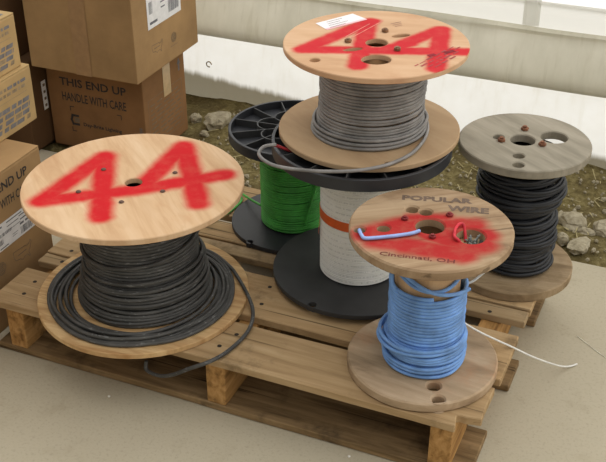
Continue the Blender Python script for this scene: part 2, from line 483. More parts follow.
def ring(bm, r, z, rc, cx=0, cy=0, tx=0, ty=0, seed=0, seg=72, sides=7, wob=.003, a0=0, a1=TAU, ell=0):
    pts = []; cl = abs(a1-a0-TAU) < 1e-6
    n = int(seg*(a1-a0)/TAU)
    for i in range(n if cl else n+1):
        t = a0+(a1-a0)*i/n
        q = r*(1+ell*math.cos(2*t+seed))+wob*noise.noise((math.cos(t)*1.3+seed*3.1, math.sin(t)*1.3, seed))
        x, y = cx+q*math.cos(t), cy+q*math.sin(t)
        pts.append((x, y, z+x*tx+y*ty))
    tube(bm, pts, rc, sides, closed=cl)
def cyl(bm, r, z0, z1, seg=48, cx=0, cy=0, lean=(0, 0)):
    A = [bm.verts.new((cx+r*math.cos(TAU*i/seg), cy+r*math.sin(TAU*i/seg), z0)) for i in range(seg)]
    B = [bm.verts.new((cx+lean[0]+r*math.cos(TAU*i/seg), cy+lean[1]+r*math.sin(TAU*i/seg), z1)) for i in range(seg)]
    for i in range(seg): bm.faces.new((A[i], A[(i+1) % seg], B[(i+1) % seg], B[i]))
    return A, B
def drum(parent, r, z0, z1, mat, wall_t=.008, lean=(0, 0)):
    bm = bmesh.new()
    lathe(bm, [(r, z0), (r, z1), (r-wall_t, z1), (r-wall_t, z0)], 56)
    for v in bm.verts:
        f = (v.co.z-z0)/(z1-z0); v.co.x += lean[0]*f; v.co.y += lean[1]*f
    return link('drum', bm, mat, parent, (0, 0, 0), 0, True, 40)
def bolt(parent, x, y, z, mat, r=.006, h=.006, ang=0.0, washer=True, stud=0.0, carriage=False):
    bm = bmesh.new()
    if washer: lathe(bm, [(r*1.3, 0), (r*1.3, .0014), (.0002, .0016), (.0002, 0)], 20)
    if carriage:
        lathe(bm, [(r, .001), (r*.95, h*.4), (r*.7, h*.8), (.0002, h), (.0002, .001)], 18)
    else:
        lathe(bm, [(r, .001), (r, h*.85), (r*.85, h), (.0002, h), (.0002, .001)], 6)
    if stud: lathe(bm, [(r*.5, h*.8), (r*.5, h+stud), (.0002, h+stud), (.0002, h*.8)], 12)
    return link('bolt', bm, mat, parent, (x, y, z), ang)
def flange(name, parent, R, z0, z1, mats, holes=(), loc=(0, 0, 0), deco=None, **kw):
    bm = bmesh.new(); disc(bm, R, z0, z1, holes, **kw)
    if deco: deco(bm, z1+.0004)
    return link(name, bm, mats, parent, loc)
M_ink = flat_mat('black_ink', (58, 50, 46), .8, .2)
M_inkgrey = flat_mat('faded_ink', (108, 90, 78), .8, .2)
M_inkred = flat_mat('ink_on_paint', (134, 36, 44), .8, .2)
M_paper = flat_mat('paper', (232, 230, 228), .7, .2, .03)
M_hole = flat_mat('dark_inside', (40, 32, 26), .9, .1)

# ---- A: big plywood spool with dark grey cable
W0, W1 = .0115, .0350
pA = [(-.0715, .108, -.160, -.0716), (-.160, -.0716, .0051, -.0309), (-.070, .1044, -.041, -.1294),
      (.080, .152, .022, -.012), (.005, -.0309, .1711, .0281), (.0826, .150, .1300, -.0832)]
pA = [(*s, W0, W1) for s in pA]
M_plyA = wood_mat('plywood_pale', (184, 144, 106), (206, 172, 134), (216, 187, 152), 1.15, (3, 22, 12), 0, .93, (202, 150, 110), .4, 9,
                  paint=pA, paint_c=(204, 18, 32), bump=.05, figure=.2, paint_amt=.98)
M_plyA2 = wood_mat('plywood_pale_lower', (168, 128, 84), (202, 168, 120), (216, 186, 140), .35, (5, 60, 20), 0, .93, (190, 140, 92), .3, 8, bump=.08, figure=.45)
M_cabA = cable_mat('dark_grey_jacket', (76, 75, 72), .55, (160, 160, 158))
A = thing('cable_spool', 'large pale plywood spool of dark grey cable with red spray painted 44', 'cable spool', (-.321, 1.745, ZD), 0, 'cable spools on the pallet')
flange('bottom_flange', A, .211, .0005, .0125, [M_plyA2], [(0, 0, .014)], wob=.002, seed=2)
hA = .384-ZD
flange('top_flange', A, .210, hA-.012, hA, [M_plyA], [(0, 0, .0165)], wob=.0015, seed=1)
drum(A, .088, .0125, hA-.012, M_hole)
bm = bmesh.new(); rc = .0038
helix(bm, lambda z: .1075+.004*max(0, (.19-z)/.18), .0165, hA-.016, rc, 1, jr=.0006, jz=.0007, jt=.006)
link('cable_coil', bm, M_cabA, A, (.004, 0, 0), 0, True)
bm = bmesh.new()           # second layer, sagging lower down
rnd = random.Random(5)
for i in range(11):
    z = .0175+i*.0068
    ring(bm, .1165+.014*(1-i/11)+rnd.uniform(-.0015, .002), z, rc, .006+rnd.uniform(-.002, .002), -.002+rnd.uniform(-.002, .002), rnd.uniform(-.02, .02)+.015, rnd.uniform(-.02, .01), i, wob=.004)
ring(bm, .1155, .150, rc, .005, -.001, .13, .10, 3, wob=.002)
ring(bm, .117, .100, rc, .006, -.002, .05, -.04, 8, wob=.002)
ring(bm, .119, .088, rc, .007, -.002, .07, .02, 9, wob=.002)
link('slack_turns', bm, M_cabA, A, (0, 0, 0), 0, True)
bm = bmesh.new()           # turns lying loose on the lower flange
for i, (r, z, cx, cy) in enumerate(((.149, .0175, .006, -.008), (.155, .018, -.006, -.012), (.160, .0235, .008, -.010), (.165, .0175, -.008, -.016), (.1695, .018, .004, -.012),
                                    (.174, .0175, -.006, -.014), (.154, .0265, -.008, -.014), (.1785, .018, -.004, -.009), (.1685, .0255, -.008, -.014), (.184, .0175, -.003, -.005))):
    ring(bm, r, z, rc, cx, cy, 0, 0, i+30, wob=.005, ell=.010)
link('loose_turns', bm, M_cabA, A, (0, 0, 0), 0, True)
bm = bmesh.new()
Aw = Vector((-.321, 1.745, ZD))
tail = [(-.01, .176, .020), (.06, .166, .018), (.125, .130, .019), (.168, .075, .019), (.190, .028, .019)]
tw = [(-.106, 1.704, .141), (-.098, 1.655, .136), (-.108, 1.605, .1325), (-.140, 1.552, .131), (-.172, 1.519, .132), (-.212, 1.523, .112), (-.245, 1.542, .083), (-.274, 1.560, .066), (-.300, 1.576, .067), (-.300, 1.581, .085)]
tail += [tuple(Vector(p)-Aw) for p in tw]
tube(bm, spline(tail, 10), .0038, 8)
link('cable_end', bm, M_cabA, A, (0, 0, 0), 0, True)
M_boltA = flat_mat('dull_bolt', (92, 66, 52), .6, .4, .2, 100)
for i, (x, y) in enumerate(((-.0643, .0503), (.0754, .0356), (-.097, -.038), (.0598, -.0377), (-.0112, -.0775))):
    bolt(A, x, y, hA, M_boltA, .0052, .0035, i, False, 0, True)

# ---- C: black plastic spool of white wire (carries B)
M_blk = flat_mat('black_plastic', (46, 47, 50), .45, .4, .12, 18)
M_blk2 = flat_mat('black_plastic_dusty', (56, 56, 56), .55, .35, .12, 14)
k = NT('white_wire', .5, .35); o = k.obj()
sp = k.n('ShaderNodeSeparateXYZ'); k.L.new(o, sp.inputs[0])
an = k.math('ARCTAN2', sp.outputs[1], sp.outputs[0])
dash = k.n('ShaderNodeCombineXYZ'); k.L.new(k.math('MULTIPLY', an, 26.0), dash.inputs[0]); k.L.new(k.math('MULTIPLY', k.math('FLOOR', k.math('MULTIPLY', sp.outputs[2], 78.0)), 9.7), dash.inputs[1])
dm = k.math('MULTIPLY', k.mrange(k.noise(dash.outputs[0], 1.0, 2), .46, .52), k.mrange(k.math('ABSOLUTE', k.math('SUBTRACT', k.math('FRACT', k.math('MULTIPLY', sp.outputs[2], 78.0)), .5)), .10, .16, 1, 0))
c = k.ramp(k.noise(o, 30, 3), [(.3, (238, 236, 226)), (.7, (244, 242, 234))])
k.color(k.mix(k.math('MULTIPLY', dm, .22), c, lin((120, 118, 112)))); M_white = k.m
def ribbed_flange(parent, R, z0, z1, ribs=12, ring_r=.45, petals=6, name='top_flange', rot=0):
    bm = bmesh.new(); t = z1-z0
    lathe(bm, [(R, z0), (R, z1-.001), (R-.001, z1), (R-.006, z1), (R-.006, z0+.005), (.016, z0+.005), (.016, z0)], 96)
    lathe(bm, [(.026, z0+.004), (.026, z1), (.021, z1), (.021, z0+.004)], 48)
    o = link(name, bm, M_blk, parent, (0, 0, 0), 0, True, 35)
    for i in range(ribs):
        a = TAU*i/ribs+rot; bm = bmesh.new()
        box(bm, .0255, R-.0055, -.0013, .0013, z0+.0045, z1-.001, .0004, M=Matrix.Rotation(a, 4, 'Z'))
        link('rib', bm, M_blk2, o)
    bm = bmesh.new()
    n = 240
    pts = []
    for i in range(n):
        a = TAU*i/n; q = R*(ring_r+.16*abs(math.sin(petals*.5*(a-rot)))**.7)
        pts.append((q*math.cos(a), q*math.sin(a)))
    inner = [(x*(1-.003/math.hypot(x, y)), y*(1-.003/math.hypot(x, y))) for x, y in pts]
    vs = [[bm.verts.new((x, y, z)) for x, y in P] for P, z in ((pts, z0+.0045), (pts, z1-.0005), (inner, z1-.0005), (inner, z0+.0045))]
    for a in range(4):
        for i in range(n): bm.faces.new((vs[a][i], vs[a][(i+1) % n], vs[(a+1) % 4][(i+1) % n], vs[(a+1) % 4][i]))
    link('curved_rib', bm, M_blk2, o)
    return o
Cs = thing('cable_spool', 'black plastic spool of white wire with orange tape, under the grey cable spool', 'cable spool', (.114, 1.815, ZD), 0, 'cable spools on the pallet')
hC = .442-ZD
flange('bottom_flange', Cs, .176, .0115, .022, [M_blk2], [(-.097, -.138, .0088), (.12, .10, .0088), (0, 0, .016)], bev=.0008)
bm = bmesh.new(); lathe(bm, [(.100, .0005), (.100, .012), (.092, .012), (.092, .0005)], 72)
link('foot_ring', bm, M_blk, Cs, (0, 0, 0), 0, True, 35)
ribbed_flange(Cs, .174, hC-.024, hC, 14, .45, 7)
drum(Cs, .066, .022, hC-.020, M_blk)
bm = bmesh.new()
helix(bm, lambda z: .0775, .0245, hC-.026, .0021, 3, jr=.0003, jz=.0003, seg=64)
link('wire_coil', bm, M_white, Cs, (0, 0, 0), 0, True)
M_or = flat_mat('orange_tape', (216, 96, 40), .45, .4, .06)
bm = bmesh.new()
z = .279-ZD
lathe(bm, [(.0805, z-.010), (.0806, z+.010), (.0797, z+.010), (.0797, z-.010)], 72)
for v in bm.verts: v.co.z += .006*math.cos(math.atan2(v.co.y, v.co.x)+2.6)+.001*noise.noise((v.co.x*30, v.co.y*30, 0))
# loose tape end hanging down the side
for i in range(6):
    a0, a1 = PI+.05, PI+.16; z1 = z-.010-i*.006; z2 = z1-.006; r = .0806+.0006*i
    bm.faces.new([bm.verts.new((r*math.cos(a), r*math.sin(a), zz)) for a, zz in ((a0, z1), (a1, z1), (a1+.01*i, z2), (a0+.012*i, z2))])
link('orange_tape', bm, M_or, Cs, (0, 0, 0), 0, True, 40)

# ---- B: plywood spool of light grey cable, standing on C
pB = [(-.003, .112, -.136, -.0346), (-.136, -.0346, .167, -.0508), (-.008, .108, -.0398, -.1150), (.128, .064, .031, -.0283), (.128, .060, .0974, -.128), (.02, -.035, .06, -.005)]
pB = [(*s, .0120, .0265) for s in pB]
M_plyB = wood_mat('plywood_tan', (188, 148, 112), (204, 166, 130), (214, 180, 146), .2, (4, 18, 12), 0, .93, (180, 130, 96), .25, 9, paint=pB, paint_c=(204, 28, 44), bump=.03, paint_amt=.97)
M_plyB2 = wood_mat('plywood_tan_lower', (162, 134, 102), (178, 150, 116), (188, 162, 128), .9, (4, 16, 12), 0, .93, (160, 120, 86), .3, 7, bump=.05)
M_cabB = cable_mat('grey_jacket', (134, 131, 127), .5, (180, 178, 174))
B = thing('cable_spool', 'plywood spool of light grey cable stacked highest, on the black spool of white wire', 'cable spool', (.131, 1.843, .442), 0, 'cable spools on the pallet')
hB = .624-.442; lx = .006
def decoB(bm, z):
    rnd = random.Random(8)      # blurred maker's stamp
    for i in range(5):
        M = Matrix.Translation((.062, -.118, z)) @ Matrix.Rotation(.86, 4, 'Z') @ Matrix.Translation((0, -.010*i, 0))
        x = .006*i
        while x < .125:
            q = rnd.uniform(.008, .022)
            if (M @ Vector((x+q, 0, 0))).xy.length > .163: break
            quad(bm, M, x, x+q, 0, rnd.choice((.0022, .003, .0045)), 2); x += q+rnd.uniform(.003, .010)
    for (x, y, a, b) in ((.130, -.050, .011, .0055), (.096, -.066, .008, .005)):
        quad(bm, Matrix.Translation((x, y, z+.0001)) @ Matrix.Rotation(.5, 4, 'Z'), -a, a, -b, b, 3)
    M = Matrix.Translation((.045, .100, z)) @ Matrix.Rotation(.5, 4, 'Z')
    for j in range(3): quad(bm, M, -.012, .012-.004*j, -.008*j, -.008*j+.0025, 1)
    M = Matrix.Translation((-.045, .02, z)) @ Matrix.Rotation(.95, 4, 'Z')
    for j in range(2): quad(bm, M, 0, .115-.03*j, .012*j, .012*j+.0022, 4)
flange('bottom_flange', B, .175, .0005, .0115, [M_plyB2], [(.026, -.157, .0075), (0, 0, .02)], (-.002, 0, 0), wob=.001, seed=4)
hb = [(.001, -.0014, .0208), (-.005, -.084, .0270, .0235), (-.0448, -.034, .0185, .0085, .3), (.0482, .0338, .0185, .0085, .3), (-.1148, -.0857, .0095)]
flange('top_flange', B, .173, hB-.011, hB, [M_plyB, flat_mat('soft_ink', (160, 122, 100), .8), flat_mat('stamp_ink', (158, 70, 68), .8), M_inkred, flat_mat('pale_print', (214, 130, 116), .8)], hb, (lx, 0, 0), deco=decoB, wob=.001, seed=6)
drum(B, .060, .0115, hB-.011, wood_mat('card_core', (150, 112, 76), (190, 150, 108), (205, 168, 126), 0), lean=(lx, 0))
bm = bmesh.new()
helix(bm, lambda z: .099+.0008*math.sin(z*60)+.003*max(0, (.05-z)/.05), .0155, hB-.015, .0034, 9, jr=.0013, jz=.0012, jt=.012, lean=(.045, 0))
link('cable_coil', bm, M_cabB, B, (-.001, 0, 0), 0, True)
bm = bmesh.new()
for i, (r, z, cx, cy) in enumerate(((.109, .0155, -.004, -.005), (.1085, .0222, -.003, -.002), (.1085, .030, -.001, .0))):
    ring(bm, r, z, .0034, cx, cy, .02, -.01, 40+i, wob=.004, a0=PI*.62, a1=PI*2.12)
link('loose_turns', bm, M_cabB, B, (0, 0, 0), 0, True)
Bw = Vector((.131, 1.843, .442))
bm = bmesh.new()
lead = [(.215, 1.905, .466), (.238, 1.865, .462), (.240, 1.820, .459), (.228, 1.770, .4585), (.205, 1.722, .4585), (.178, 1.690, .4585), (.140, 1.662, .459), (.084, 1.645, .459), (.013, 1.646, .4595), (-.050, 1.665, .460), (-.079, 1.703, .461), (-.072, 1.738, .461), (-.050, 1.753, .458)]
tube(bm, spline([tuple(Vector(p)-Bw) for p in lead], 10), .0033, 8)
link('cable_end', bm, M_cabB, B, (0, 0, 0), 0, True)
bm = bmesh.new()
tube(bm, spline([tuple(Vector(p)-Bw) for p in ((-.054, 1.751, .458), (-.044, 1.757, .452), (-.034, 1.762, .4445), (-.022, 1.767, .4375), (-.006, 1.772, .434))], 6), .0030, 8)
link('red_wire_tip', bm, flat_mat('dark_red_wire', (150, 44, 48), .5), B, (0, 0, 0), 0, True)
M_boltB = flat_mat('brown_bolt', (128, 94, 64), .6, .4, .25, 120)
for i, (x, y) in enumerate(((-.0519, .0008), (.0203, .0533), (.0361, -.0414))):
    bolt(B, x+lx, y, hB, M_boltB, .0068, .0060, i*.7, False, .0015)
bm = bmesh.new()
lb = [(-.1113, .0997), (-.0368, .1540), (-.0092, .1206), (-.0891, .0634)]
k = NT('label_over_paint', .7, .2)
k.color(k.mix(k.mrange(k.strokes(k.obj(), [(.0, .119, -.087, .058, .006, .020)]), 0, 1, 0, .5), lin((236, 232, 232)), lin((228, 96, 110)))); M_lab = k.m
f = bm.faces.new([bm.verts.new((x, y, hB+.0006)) for x, y in lb])
ax = Vector((lb[1][0]-lb[0][0], lb[1][1]-lb[0][1], 0)).normalized()
M = Matrix((ax, Vector((0, 0, 1)).cross(ax), Vector((0, 0, 1)))).transposed().to_4x4(); M.translation = (lb[3][0], lb[3][1], hB+.0009)
for j in range(4): quad(bm, M, .012+.004*j, .05+.012*(j % 2), .006+.009*j, .0075+.009*j, 1)
link('paper_label', bm, [M_lab, M_inkgrey], B, (lx, 0, 0))

# ---- D: black plastic spool of green wire
M_green = cable_mat('green_jacket', (78, 168, 72), .45)
D = thing('cable_spool', 'black plastic spool wound with bright green wire, behind the other spools', 'cable spool', (-.021, 2.028, ZD), 0, 'cable spools on the pallet')
hD = .364-ZD
flange('bottom_flange', D, .139, .0005, .0108, [M_blk], [(-.0947, -.0995, .0078), (.09, .09, .0078), (0, 0, .014)], bev=.0008)
ribbed_flange(D, .138, hD-.022, hD, 12, .42, 6, rot=.2)
drum(D, .058, .0108, hD-.018, M_blk)
bm = bmesh.new()
helix(bm, lambda z: .0700, .0145, hD-.026, .0027, 12, jr=.0007, jz=.001, jt=.02, seg=60)
link('wire_coil', bm, M_green, D, (0, 0, 0), 0, True)
bm = bmesh.new()
pts = []
for i in range(40):
    t = i/39; a = -1.20+.75*t**1.5; z = .035+(hD-.085)*t; r = .0735+.003*math.sin(t*PI)
    pts.append((r*math.cos(a), r*math.sin(a), z))
tube(bm, pts, .0027, 8)
link('loose_wire', bm, M_green, D, (0, 0, 0), 0, True)
# tail of green wire lying on the deck towards the big spool
bm = bmesh.new()
Dw = Vector((-.021, 2.028, ZD))
gt = [(-.094, 2.045, .160), (-.12, 2.09, .150), (-.148, 2.155, .131), (-.143, 2.128, .129), (-.150, 2.101, .129), (-.171, 2.065, .129), (-.198, 2.034, .129), (-.225, 2.010, .129), (-.27, 1.985, .129)]
tube(bm, spline([tuple(Vector(p)-Dw) for p in gt], 8), .0027, 8)
link('wire_end', bm, M_green, D, (0, 0, 0), 0, True)

# ---- E: weathered spool of thick black cable
M_grey = wood_mat('weathered_grey_wood', (124, 117, 102), (148, 140, 123), (166, 157, 140), 1.0, (5, 36, 20), 0, .93, (124, 116, 100), .3, 10, bump=.12)
M_grey2 = wood_mat('weathered_wood_lower', (112, 92, 68), (150, 128, 98), (172, 150, 120), .3, (6, 44, 20), 0, .93, (104, 86, 62), .5, 8, bump=.12)
M_cabE = cable_mat('black_jacket', (40, 41, 44), .45)
Eo = thing('cable_spool', 'weathered grey wooden spool of thick black cable with rusty bolts, at the far right', 'cable spool', (.434, 1.838, ZD), 0, 'cable spools on the pallet')
hE = .422-ZD
flange('bottom_flange', Eo, .126, .0005, .0205, [M_grey2], [(0, 0, .02)], wob=.004, seed=8, bev=.002)
flange('top_flange', Eo, .128, hE-.018, hE, [M_grey], [(-.0037, .004, .0243), (.060, .015, .0262), (-.049, .018, .0108), (-.0236, -.0633, .0112), (-.031, -.1004, .0112)], wob=.003, seed=9, bev=.002)
drum(Eo, .052, .0205, hE-.018, M_hole)
rE = lambda z: .067+.010*math.sin(min(1, max(0, (z-.15)/.13))*PI)+.004*math.sin(z*70)
bm = bmesh.new()
helix(bm, rE, .0255, hE-.023, .0041, 21, jr=.003, jz=.003, jt=.06, lean=(-.03, 0))
link('cable_coil', bm, M_cabE, Eo, (.008, 0, 0), 0, True)
bm = bmesh.new(); rnd = random.Random(3)
for i in range(26):
    z = .032+i*.0088
    ring(bm, rE(z)+.004+rnd.uniform(-.002, .002), z, .0041, .008-.03*(z-.02)+rnd.uniform(-.003, .003), rnd.uniform(-.003, .003), rnd.uniform(-.10, .10), rnd.uniform(-.09, .09), i+60, wob=.004, seg=56)
link('crossing_turns', bm, M_cabE, Eo, (0, 0, 0), 0, True)
bm = bmesh.new()
tube(bm, spline([(.070, -.02, .045), (.084, .0, .052), (.090, .03, .050), (.088, .06, .0252), (.06, .09, .0252)], 8), .004, 8)
link('cable_end', bm, M_cabE, Eo, (0, 0, 0), 0, True)
for i, (x, y) in enumerate(((.0081, .0479), (-.0467, -.0019), (.0292, -.0213))):
    bolt(Eo, x, y, hE, M_rust, .0078, .006, i*.5, False, .003)

# ---- F: small wooden spool of blue cable, front right
pF = [(-.112, -.026, -.050, .006, .014, .040), (-.100, -.050, -.050, -.060, .006, .036), (-.07, -.02, .0, .012, .016, .042), (-.05, -.06, .04, -.088, .014, .040),
      (.02, .010, .075, .006, .008, .036), (.035, -.08, .080, -.060, .012, .038), (.03, -.03, .085, -.03, .014, .040), (0, -.02, .03, -.04, .02, .038), (-.03, .03, .03, .03, .002, .026)]
M_wF = wood_mat('spool_wood_brown', (132, 106, 80), (162, 136, 106), (182, 158, 128), -.22, (5, 40, 20), .5, .84, (96, 72, 54), .45, 8, paint=pF, paint_c=(180, 26, 34), paint_amt=.93, bump=.12)
M_wF2 = wood_mat('spool_wood_worn', (132, 112, 88), (170, 146, 117), (192, 168, 140), .5, (6, 28, 20), 0, .93, (182, 132, 96), .5, 9, bump=.1)
M_blue = cable_mat('blue_jacket', (116, 158, 214), .5, (150, 180, 220))
M_lblue = flat_mat('pale_blue_wire', (150, 176, 228), .45, .4, .06)
M_ww = flat_mat('white_thin_wire', (226, 224, 216), .45, .4, .05)
F = thing('cable_spool', 'small brown wooden spool of blue cable with red paint on top, near the pallet corner', 'cable spool', (.217, 1.519, ZD), 0, 'cable spools on the pallet')
hF = .419-ZD
def decoF(bm, z):
    def tm(x, y, a, zz=z): return Matrix.Translation((x, y, zz)) @ Matrix.Rotation(a, 4, 'Z')
    text(bm, 'POPULAR', tm(-.042, .092, -.13), .124, .018, 1, .045)
    text(bm, 'WIRE', tm(.033, .053, -.18), .072, .020, 1, .045)
    text(bm, 'Cincinnati, OH', tm(-.0944, -.0905, -.22), .122, .013, 2, .01)
hf = [(-.0017, .0033, .0248), (.063, -.030, .0242), (-.0267, .060, .0115), (-.0038, .0505, .0110), (-.0811, -.0029, .0112), (-.1255+.004, -.0075, .0098)]
flange('top_flange', F, .1395, hF-.019, hF, [M_wF, flat_mat('stencil_ink', (112, 94, 80), .8), flat_mat('print_on_red', (110, 52, 46), .8)], hf, deco=decoF, wob=.002, seed=12, bev=.003)
flange('bottom_flange', F, .137, .0005, .0205, [M_wF2], [(.0115, -.0874, .0122), (.0153, -.129+.005, .0112), (0, 0, .02)], wob=.004, seed=13, bev=.003)
drum(F, .0575, .0205, hF-.019, wood_mat('card_tube', (156, 122, 88), (192, 158, 120), (206, 174, 138), 0, (40, 40, 5)))
bm = bmesh.new()
helix(bm, lambda z: .0655+.002*max(0, (.1-z)/.1), .0245, .313-ZD, .0036, 31, jr=.0009, jz=.001, jt=.012)
link('cable_coil', bm, M_blue, F, (.002, 0, 0), 0, True)
bm = bmesh.new(); rnd = random.Random(11)
for i in range(7):
    ring(bm, .0715+.0010*(i % 3), .030+i*.0082, .0036, .002+rnd.uniform(-.0015, .0015), -.001, rnd.uniform(-.03, .03), rnd.uniform(-.05, .05), i+80, wob=.002)
ring(bm, .0775, .072, .0036, -.004, -.002, .03, -.10, 91, wob=.003)
ring(bm, .0765, .082, .0036, -.003, -.002, .02, -.06, 92, wob=.003)
link('slack_turns', bm, M_blue, F, (0, 0, 0), 0, True)
bm = bmesh.new()           # strand crossing the bare tube, up to the top flange
def on(r, a, z): return (r*math.cos(a), r*math.sin(a), z)
st = [on(r, math.radians(a), z) for a, z, r in ((200, .236, .0615), (222, .226, .0625), (250, .213, .064), (270, .203, .065), (290, .1965, .067), (312, .192, .070), (335, .188, .076))]
tube(bm, spline(st, 8), .0036, 8)
st = [on(.0612, math.radians(a), z) for a, z in ((190, .222), (215, .219), (240, .208), (265, .2015), (290, .2015), (312, .209), (335, .222), (0, .236), (30, .242))]
tube(bm, spline(st, 8), .0034, 8)
st = [on(.0665, math.radians(a), z) for a, z in ((205, .236), (200, .222), (196, .208), (200, .194), (212, .188))]
tube(bm, spline(st, 8), .0034, 8)
link('crossing_cable', bm, M_blue, F, (0, 0, 0), 0, True)
bm = bmesh.new()
st = [(-.1215, -.0075, hF-.024), (-.1215, -.0085, hF-.004), (-.1225, -.020, hF+.0045), (-.1190, -.037, hF+.005), (-.112, -.0437, hF+.0042), (-.0735, -.0375, hF+.0038), (-.0382, -.0290, hF+.004), (-.0216, -.0215, hF+.005)]
tube(bm, spline(st, 8), .0032, 8)
link('cable_end', bm, M_lblue, F, (0, 0, 0), 0, True)
bm = bmesh.new()           # red-sprayed strand looping up out of the big hole
st = [(.058, -.018, hF-.02), (.055, -.002, hF+.002), (.048, -.001, hF+.0055), (.041, -.010, hF+.0045), (.036, -.025, hF+.0038), (.0345, -.040, hF+.004), (.039, -.048, hF+.003), (.046, -.045, hF-.008)]
tube(bm, spline(st, 8), .0028, 8)
link('painted_strand', bm, flat_mat('red_sprayed_wire', (198, 48, 60), .5), F, (0, 0, 0), 0, True)
bm = bmesh.new(); rnd = random.Random(2)
for i in range(9):
    x, y = .063+rnd.uniform(-.012, .012), -.030+rnd.uniform(-.012, .010)
    tube(bm, spline([(x, y, hF-.05), (x+rnd.uniform(-.006, .006), y+rnd.uniform(-.006, .006), hF-.02), (x+rnd.uniform(-.01, .01), y+rnd.uniform(-.01, .01), hF-.007)], 4), .0018, 6)
link('cut_strands', bm, flat_mat('dull_wire_strands', (124, 128, 124), .5), F, (0, 0, 0), 0, True)
Fw = Vector((.217, 1.519, ZD))
bm = bmesh.new()           # thin white wire trailing off over the pallet edge to the floor
wp = [(.245, 1.585, .225), (.272, 1.562, .212), (.291, 1.545, .200), (.325, 1.552, .172), (.360, 1.560, .147), (.391, 1.565, .127), (.432, 1.585, .091), (.470, 1.611, .056), (.510, 1.642, .020), (.535, 1.660, .0045), (.553, 1.670, .0025)]
tube(bm, spline([tuple(Vector(p)-Fw) for p in wp], 10), .0019, 8)
link('white_wire_end', bm, M_ww, F, (0, 0, 0), 0, True)
bm = bmesh.new()
wp = [(.050, .050, .135), (.073, .066, .130), (.081, .066, .132), (.093, .066, .138), (.104, .066, .149), (.115, .066, .162), (.119, .067, .175), (.112, .070, .195)]
tube(bm, spline(wp, 10), .0022, 8)
link('white_wire_loop', bm, M_ww, F, (0, 0, 0), 0, True)
M_boltF = flat_mat('painted_bolt', (122, 34, 34), .6, .4, .2, 100)
for i, (x, y) in enumerate(((.0356, .0358), (-.0018, -.0352), (-.0426, .0244))):
    bolt(F, x, y, hF, M_boltF, .0065, .0045, i*.6, False, .002)

# ------------------------------------------------------------------ cardboard boxes
M_card = card_mat('cardboard', (166, 133, 92))
M_cardd = card_mat('cardboard_brown', (144, 106, 70))
M_cardk = card_mat('cardboard_shaded', (96, 70, 46))  # cardboard darkened to stand for the shade among the back boxes
M_cardl = card_mat('cardboard_light', (184, 154, 106))
M_tape = flat_mat('packing_tape', (196, 168, 126), .3, .5, .05)
M_prt = flat_mat('box_print', (62, 58, 56), .8, .2)
M_prt2 = flat_mat('box_print_faint', (124, 108, 88), .8, .2)
M_blu = flat_mat('blue_print', (116, 112, 110), .8, .2)
M_blu2 = flat_mat('blue_print_faint', (142, 124, 98), .8, .2)
MATS = lambda m_: [m_, M_prt, M_prt2, M_blu, M_blu2]
def carton(label, corner_uv, wx, dy, h, z, mat, deco=None, rz=0.0, tape=None, flaps=True, tape_mat=None, group='cardboard boxes piled behind the pallet'):
    """corner_uv is its right near corner; body runs left and back from there. Local origin = that corner"""
    t = thing('cardboard_box', label, 'box', uv(*corner_uv, z), -YAW+rz, group)
    bm = bmesh.new(); box(bm, -wx, 0, 0, dy, 0, h-.003, .003)
    # manufacturer's joint and slightly bowed faces
    if deco: deco(bm)
    b = link('body', bm, MATS(mat), t)
    if flaps:
        for s in (0, 1):
            y0, y1 = (0.0005, dy/2-.0008) if s == 0 else (dy/2+.0008, dy-.0005)
            bm = bmesh.new(); box(bm, -wx+.0005, -.0005, y0, y1, h-.003, h, .0008)
            link('top_flap', bm, mat, t)
    if tape:
        bm = bmesh.new(); tape(bm); link('packing_tape', bm, tape_mat or M_tape, t)
    return t
def MF(x, z, y=-.0005):     # frame on the near face: x right, y up
    return Matrix(((1, 0, 0, x), (0, 0, -1, y), (0, 1, 0, z), (0, 0, 0, 1)))
def MR(y, z, x=.0005):      # frame on the right face: x back, y up
    return Matrix(((0, 0, 1, x), (1, 0, 0, y), (0, 1, 0, z), (0, 0, 0, 1)))
def MT(x, y, z):
    return Matrix.Translation((x, y, z))
def map_outline(bm, M, w, h, mi=2, lw=.0014):
    P = [(0, .9), (.02, .55), (.08, .35), (.3, .28), (.45, .12), (.55, .22), (.72, .22), (.82, .02), (.86, .05), (.8, .3), (.9, .5), (.93, .62), (1, .8), (.95, .95), (.88, .78), (.72, .72), (.62, .82), (.4, .85), (.2, .88)]
    stroke(bm, M, [(x*w, y*h) for x, y in P], lw, mi, True)
    quad(bm, M, .2*w, .7*w, .52*h, .52*h+.002, mi)
def round_stamp(bm, M, r, mi=2):
    for q in (r, r*.78): stroke(bm, M, [(q*math.cos(TAU*i/20), q*math.sin(TAU*i/20)) for i in range(20)], .0013, mi, True)
    for j in range(4): quad(bm, M, -r*.5, r*.5, -r*.5+j*r*.3, -r*.5+j*r*.3+r*.15, mi)
def barcode(bm, M, x, y, w, h, mi=1, seed=0):
    rnd = random.Random(seed); p = 0
    while p < w:
        q = rnd.uniform(.0008, .003); quad(bm, M, x+p, min(x+w, x+p+q), y, y+h, mi); p += q+rnd.uniform(.0008, .0025)
